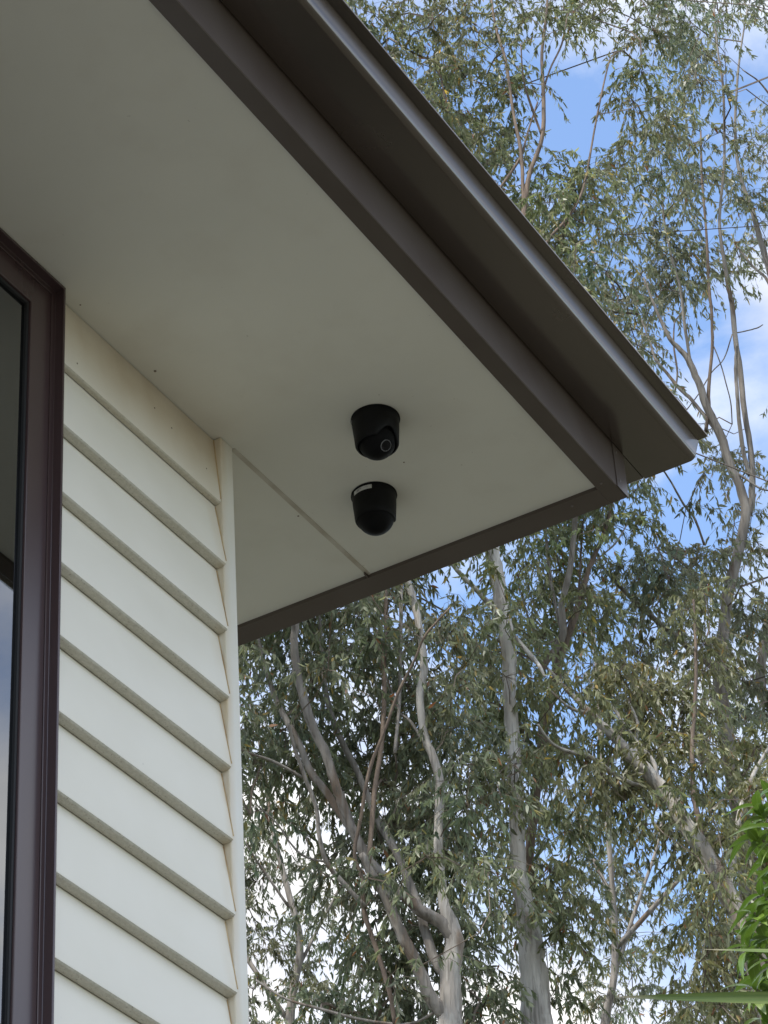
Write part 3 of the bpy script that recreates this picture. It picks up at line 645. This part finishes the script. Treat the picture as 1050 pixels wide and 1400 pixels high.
for gy in np.arange(-230, 1690, STEP):
    for gx in np.arange(-160, 1480, STEP):
        x = gx+rng.uniform(-STEP*0.6, STEP*0.6); y = gy+rng.uniform(-STEP*0.6, STEP*0.6)
        d = density(x, y)
        if not (0 <= x <= 1050 and -20 <= y <= 1420): d *= 0.36
        # behind the house wall nobody will see the leaves
        if x < 150 and y > 500: d *= 0.5
        if rng.random() > d: continue
        dist = np.array([np.hypot(P[:, 0]-x, P[:, 1]-y).min() for P in PTS])
        dist = dist*rng.uniform(0.5, 1.6, len(dist)); dist[6] += 25; dist[7] += 18; dist[2] += 4
        if x < 540 and y > 1080: dist[6] *= 0.30
        if y < 700: dist[6:] += 500; dist[0] += 120
        i = int(dist.argmin())
        if i in (0, 1, 3) and 680 < x < 782 and 1295 < y < 1440: continue      # the cream trunk stands clear here
        TREES[i].clumps.append((x, y, rng.choice([0.35, 0.7, 1.0, 1.25])))

def build_foliage(t):
    A = np.array(t.pts); A3 = np.array([px(*a_) for a_ in t.pts])
    Ls, Ld, Ln, Ll, Lc, Lw = [], [], [], [], [], []
    tv, tf = [], []
    def thin(P, r0, r1):
        P = np.asarray(P); n = len(P); b = len(tv); T = P[-1]-P[0]; T = T/(np.linalg.norm(T)+1e-9)
        a_ = np.cross(T, [0.31, 0.9, 0.3]); a_ /= np.linalg.norm(a_)+1e-9; c_ = np.cross(T, a_)
        for i in range(n):
            r = r0+(r1-r0)*i/(n-1)
            for k in range(3):
                q = 2.0944*k; tv.append(P[i]+r*(math.cos(q)*a_+math.sin(q)*c_))
        for i in range(n-1):
            for k in range(3): tf.append((b+i*3+k, b+i*3+(k+1) % 3, b+i*3+3+(k+1) % 3, b+i*3+3+k))
    cl = []
    for (x, y, vig) in t.clumps:
        j = int(np.argmin(np.hypot(A[:, 0]-x, (A[:, 1]-y-25))))
        near = np.hypot(A[j, 0]-x, A[j, 1]-y); c = px(x, y, A[j, 2]+(rng.normal(0.1, 0.9) if near > 42 or rng.random() < t.front else 0.5+abs(rng.normal(0, 0.9)))); cl.append((np.linalg.norm(c-A3[j]), c, vig))
    cl.sort(key=lambda q: q[0])
    node = np.vstack([A3, np.zeros((len(cl), 3))]); cnt = len(A3); wt = np.zeros(len(node)); par = {}
    for q, (_, c, vig) in enumerate(cl):        # every spray joins the nearest limb or an earlier, thicker spray
        dd = np.linalg.norm((node[:cnt]-c)*np.array([1, 1, 0.8])+np.array([0, 0, 0.15]), axis=1); j = int(dd.argmin()); par[q] = j; node[cnt] = c; cnt += 1
    for q in range(len(cl)-1, -1, -1):
        k_ = len(A3)+q; wt[k_] += 1; wt[par[q]] += wt[k_]
    for q, (_, c, vig) in enumerate(cl):
        s = node[par[q]]; L = np.linalg.norm(c-s); r1 = 0.0026+0.0021*math.sqrt(wt[len(A3)+q])
        if L > 0.03:
            w1 = rng.normal(0, 0.11, 3)*L; w2 = rng.normal(0, 0.08, 3)*L
            thin([s, s*0.7+c*0.3+w1*0.8+np.array([0, 0, 0.04*L]), s*0.4+c*0.6+w1*0.6+w2+np.array([0, 0, 0.06*L]), c], min(r1*1.25, 0.018), min(r1, 0.015))
        hue = t.hue*np.exp(rng.normal(0, 0.10))*np.array([1+rng.normal(0, 0.05), 1, 1+rng.normal(0, 0.06)])
        ntw = int(rng.integers(10, 17)*vig+1)
        for _ in range(ntw):
            d = rng.normal(0, 1, 3); d[2] = d[2]*0.55+0.1; d /= np.linalg.norm(d)
            ln = rng.uniform(0.16, 0.55)
            p1 = c+d*ln*0.5; p2 = c+d*ln+np.array([0, 0, -ln*0.45]); p3 = p2+d*0.08+np.array([0, 0, -0.14])
            thin([c, p1, p2, p3], 0.0026, 0.0012)
            nl = int(rng.integers(15, 31))
            u = rng.uniform(0.18, 1.0, nl)*3
            seg = np.minimum(u.astype(int), 2); fr = (u-seg)[:, None]; K = np.array([c, p1, p2, p3])
            base = K[seg]*(1-fr)+K[seg+1]*fr
            dirs = rng.normal(0, 0.36, (nl, 3))+np.array([0, 0, -0.95])+d*0.3
            dirs /= np.linalg.norm(dirs, axis=1)[:, None]
            Ls.append(base); Ld.append(dirs); Ll.append(rng.uniform(*t.leaf, nl)); Lw.append(rng.uniform(0.18, 0.31, nl))
            cc = hue[None]*np.exp(rng.normal(0, 0.20, (nl, 1)))*np.array([1, 1, 1])
            yl = rng.random(nl); cc[yl > 0.968] = cc[yl > 0.968]*np.array([1.9, 1.35, 0.8]); cc[yl > 0.992] = np.array([0.24, 0.13, 0.065])
            Lc.append(cc)
    if not Ls: return 0
    B = np.vstack(Ls); Dv = np.vstack(Ld); ll = np.concatenate(Ll)[:, None]; ww = np.concatenate(Lw)[:, None]*ll; C_ = np.vstack(Lc); n = len(B)
    S = np.cross(Dv, rng.normal(0, 1, (n, 3))); S /= np.linalg.norm(S, axis=1)[:, None]; Nn = np.cross(S, Dv)
    cv = rng.normal(0, 0.10, (n, 1))*ll; bd = rng.normal(0, 0.10, (n, 1))*ll
    def at(sv, hw): return B+Dv*ll*sv+S*(hw*ww+cv*sv*sv*1.5)+Nn*bd*sv*sv
    V = np.stack([at(0, 0), at(.28, -.5), at(.28, .5), at(.65, -.38), at(.65, .38), at(1, 0)], 1).reshape(-1, 3)
    o = (np.arange(n)*6)[:, None]
    tri = np.concatenate([o+[0, 2, 1], o+[1, 2, 4], o+[1, 4, 3], o+[3, 4, 5]], 1).reshape(-1, 3).astype(np.int32)
    me = bpy.data.meshes.new('crown'); off = np.array(t.root.location); V = V-off
    me.vertices.add(len(V)); me.vertices.foreach_set('co', V.astype(np.float32).ravel())
    me.loops.add(tri.size); me.loops.foreach_set('vertex_index', tri.ravel())
    me.polygons.add(len(tri)); me.polygons.foreach_set('loop_start', np.arange(0, tri.size, 3, dtype=np.int32))
    me.update(calc_edges=True)
    at_ = me.attributes.new('tint', 'FLOAT_COLOR', 'POINT')
    at_.data.foreach_set('color', np.repeat(np.hstack([np.clip(C_, 0.01, 0.5), np.ones((n, 1))]), 6, 0).astype(np.float32).ravel())
    cr_ = bpy.data.objects.new('crown', me); me.materials.append(M_gum); COL.objects.link(cr_); cr_.parent = t.root; cr_['kind'] = 'stuff'
    tw = link('twigs', mesh('twigs', np.array(tv), tf), M_twig, t.root, (0, 0, 0)); tw['kind'] = 'stuff'
    return n
NL = sum(build_foliage(t) for t in TREES)
print('gum leaves', NL)
def mirrored_tree():
    """a gum across the yard, seen only as a reflection low in the window"""
    r = (8-525)/FPX*R_-(1365-700)/FPX*U_+F_; hit = CAM+r*(-CAM[1]/r[1]); d = r*np.array([1, -1, 1]); d /= np.linalg.norm(d[:2])
    p = hit+d*27.0; k = 0.78*p[2]/27.0
    root = tG.root.copy(); COL.objects.link(root); root.location = (p[0], p[1], 0); root.scale = (k, k, k); root.rotation_euler = (0, 0, 1.3)
    root['label'] = 'gum tree across the yard reflected low in the window glass'
    for ch in list(tG.root.children):
        c = ch.copy(); COL.objects.link(c); c.parent = root
mirrored_tree()

# ------------------------------------------------------------------ bright green shrub at the right
def leaf_mesh(name, length, width, droop, fold, seg=7, tip=0.0):
    v = []; f = []
    for i in range(seg+1):
        s = i/seg; wd = width*(math.sin(math.pi*min(1, s*0.96+0.04)**0.85))**0.8*0.5 if 0 < i < seg else 0.0006
        y = length*(s-0.12*droop*s*s); z = -droop*length*s*s*0.75
        lift = fold*wd
        v += [(-wd, y, z+lift), (0, y, z), (wd, y, z+lift)]
    for i in range(seg):
        a_ = i*3; f += [(a_, a_+1, a_+4, a_+3), (a_+1, a_+2, a_+5, a_+4)]
    return mesh(name, v, f, True)
def green_leaf_mat():
    m = mat('glossy_green_leaf', (0.09, 0.19, 0.028), 0.30, 0.5); t = m.node_tree; b = t.nodes['Principled BSDF']; L = t.links.new; o = t.nodes['Material Output']
    oi = N('ShaderNodeObjectInfo', t)
    r = N('ShaderNodeValToRGB', t); r.color_ramp.elements[0].color = (0.085, 0.155, 0.020, 1); r.color_ramp.elements[1].color = (0.18, 0.25, 0.036, 1); L(oi.outputs['Random'], r.inputs[0])
    tcx = N('ShaderNodeTexCoord', t); sp = N('ShaderNodeSeparateXYZ', t); L(tcx.outputs['Object'], sp.inputs[0])
    rib = math_node(t, 'LESS_THAN', math_node(t, 'ABSOLUTE', sp.outputs['X']), 0.0012)
    c = mixcol(t, math_node(t, 'MULTIPLY', rib, 0.6), r.outputs[0], (0.28, 0.38, 0.12)); L(c, b.inputs['Base Color'])
    tr = N('ShaderNodeBsdfTranslucent', t); tr.inputs[0].default_value = (0.12, 0.22, 0.03, 1)
    mx = N('ShaderNodeMixShader', t); mx.inputs[0].default_value = 0.22; L(b.outputs[0], mx.inputs[1]); L(tr.outputs[0], mx.inputs[2]); L(mx.outputs[0], o.inputs[0])
    return m
M_green = green_leaf_mat()
M_stem = noise_mat('green_brown_stem', (0.13, 0.14, 0.06), (0.20, 0.17, 0.10), 12, 0.7)
def shrub():
    D = 7.6; s0 = px(1260, 1500, D); gx, gy = s0[0], s0[1]
    root = empty('leafy_shrub', (gx, gy, 0)); tag(root, 'tall bright green shrub with drooping glossy leaves', 'shrub')
    trunk_top = px(1215, 1420, D)
    P = catmull([np.array([gx, gy, -0.1]), np.array([gx+0.1, gy, 1.5]), np.array([gx-0.05, gy+0.05, 3.2]), trunk_top, px(1190, 1270, D), px(1180, 1130, D+0.2)], 5)
    v, f = tube(P, np.linspace(0.055, 0.018, len(P)), 9); link('trunk', mesh('trunk', v, f, True), M_stem, root, (0, 0, 0))
    mes = []
    for i in range(4):
        me = leaf_mesh('leaf', 0.098*(0.85+0.1*i), 0.038*(0.9+0.07*i), (0.55, 0.8, 1.0, 1.2)[i], 0.30, 9); me.materials.append(M_green); mes.append(me)
    tips = [(1036, 1104, 0), (1058, 1092, .3), (1030, 1140, .1), (1062, 1135, -.2), (1050, 1168, .25), (1040, 1222, 0), (1064, 1210, .3), (1028, 1246, -.1), (1060, 1262, .1), (1036, 1284, .2), (1022, 1292, -.1), (1058, 1312, -.2),
            (1040, 1336, .1), (1032, 1352, -.1), (1060, 1366, .2), (1048, 1396, 0), (1066, 1420, .2), (1075, 1180, 0), (1085, 1120, .2), (1090, 1290, 0), (1095, 1350, .2), (1080, 1240, -.2), (1110, 1200, .1), (1120, 1300, -.1), (1130, 1130, .2), (1150, 1240, .3), (1100, 1060, .2), (1140, 1050, 0), (1170, 1090, .3), (1160, 1340, .3)]
    for (x, y, dd) in tips:
        c = px(x, y, D+dd*1.4)
        j = np.argmin(np.linalg.norm(P[12:]-c-np.array([0, 0, -0.25]), axis=1))+12; b = P[j]
        mid = (b+c)/2+np.array([0, 0, -0.05])
        Q = catmull([b, mid, c], 5); v, f = tube(Q, np.linspace(0.010, 0.004, len(Q)), 6); link('branch', mesh('branch', v, f, True), M_stem, root, (0, 0, 0))
        axis = c-b; axis = axis/np.linalg.norm(axis)*0.5+np.array([0, 0, 0.75]); axis /= np.linalg.norm(axis); ax = Vector(axis)
        nleaf = 12
        for k in range(nleaf):
            o = link('leaf', random.choice(mes), None, root, tuple(c-axis*0.055*k/nleaf))
            el = math.radians(random.uniform(2, 42) if k > 2 else random.uniform(30, 70))
            q = ax.to_track_quat('Z', 'Y') @ Matrix.Rotation(k*2.4+random.uniform(-.3, .3), 4, 'Z').to_quaternion() @ Matrix.Rotation(el, 4, 'X').to_quaternion()
            o.rotation_mode = 'QUATERNION'; o.rotation_quaternion = q; s_ = random.uniform(0.75, 1.15); o.scale = (s_, s_, s_)
shrub()

# ------------------------------------------------------------------ sword-leaved plant whose leaf tips reach into view
def blade_mat():
    m = mat('sword_leaf', (0.12, 0.17, 0.045), 0.4, 0.4); t = m.node_tree; b = t.nodes['Principled BSDF']; L = t.links.new
    tcx = N('ShaderNodeTexCoord', t); sp = N('ShaderNodeSeparateXYZ', t); L(tcx.outputs['Object'], sp.inputs[0])
    n = N('ShaderNodeTexNoise', t); n.inputs['Scale'].default_value = 9; mp = N('ShaderNodeMapping', t); mp.inputs['Scale'].default_value = (30, 0.6, 6); L(tcx.outputs['Object'], mp.inputs[0]); L(mp.outputs[0], n.inputs['Vector'])
    c = mixcol(t, ramp01(t, n.outputs['Fac'], 0.35, 0.7), (0.085, 0.14, 0.028), (0.15, 0.20, 0.05))
    c = mixcol(t, ramp01(t, sp.outputs['Y'], 0.465, 0.53), c, (0.42, 0.36, 0.24)); L(c, b.inputs['Base Color'])
    return m
def sword_plant():
    D = 4.1; cpt = px(1300, 1338, D); root = empty('sword_plant', (cpt[0], cpt[1], 0)); tag(root, 'sword-leaved plant reaching two long pointed green leaves in', 'plant')
    P = catmull([np.array([cpt[0]+0.12, cpt[1]-0.1, -0.1]), np.array([cpt[0]+0.1, cpt[1]-0.05, 1.2]), np.array([cpt[0]-0.02, cpt[1]+0.02, 2.6]), cpt], 6)
    v, f = tube(P, np.linspace(0.065, 0.04, len(P)), 12); link('trunk', mesh('trunk', v, f, True), noise_mat('ringed_trunk', (0.22, 0.19, 0.15), (0.13, 0.11, 0.09), 20, 0.85, 0.4, stretch=(0.3, 0.3, 3)), root, (0, 0, 0))
    Mb = blade_mat()
    def blade(L_, W, th):
        v = []; f = []; n = 14
        for i in range(n+1):
            s = i/n; wd = W/2*min(1, 0.55+s*1.6)*(1-s**2.6)**0.9 if i < n else 0.0004
            h = th*(1-s*0.85)
            v += [(-wd, s*L_, 0.28*wd), (0, s*L_, 0.0), (wd, s*L_, 0.28*wd), (0, s*L_, -h)]
        for i in range(n):
            a_ = 4*i
            for p, q in ((0, 1), (1, 2), (2, 3), (3, 0)): f.append((a_+p, a_+q, a_+4+q, a_+4+p))
        f += [(0, 1, 2, 3), (4*n+3, 4*n+2, 4*n+1, 4*n)]
        me = mesh('leaf', v, f, True); bm = bmesh.new(); bm.from_mesh(me); bmesh.ops.recalc_face_normals(bm, faces=bm.faces); bm.to_mesh(me); bm.free(); smooth_by_angle(me, 50); me.materials.append(Mb); return me
    me = blade(0.54, 0.026, 0.006)
    def put(p0, p1, up):
        y = Vector(p1-p0); L_ = y.length; y.normalize(); z = Vector(up); x = y.cross(z).normalized(); z = x.cross(y)
        o = link('leaf', me, None, root, tuple(p0)); o.rotation_mode = 'QUATERNION'
        o.rotation_quaternion = Matrix((x, y, z)).transposed().to_quaternion(); s_ = L_/0.54; o.scale = (s_, s_, s_); return o
    put(px(1275, 1366, D), px(842, 1363, D-0.02), -F_+0.45*U_)
    put(px(1285, 1308, D+0.1), px(963, 1298, D+0.14), -0.45*F_+U_)
    for k in range(46):
        t_ = k*2.39996; el = math.radians(random.uniform(-35, 75)); d = np.array([math.cos(el)*math.cos(t_), math.cos(el)*math.sin(t_), math.sin(el)])
        if d @ Rh < -0.30 and abs(d[2]) < 0.97: d = d-2*(d@Rh)*Rh        # the near side of the rosette has shed its leaves
        put(cpt+d*0.03+np.array([0, 0, -0.16*(k/46)]), cpt+d*random.uniform(0.45, 0.56), (0.05, 0.05, 1.0))
sword_plant()
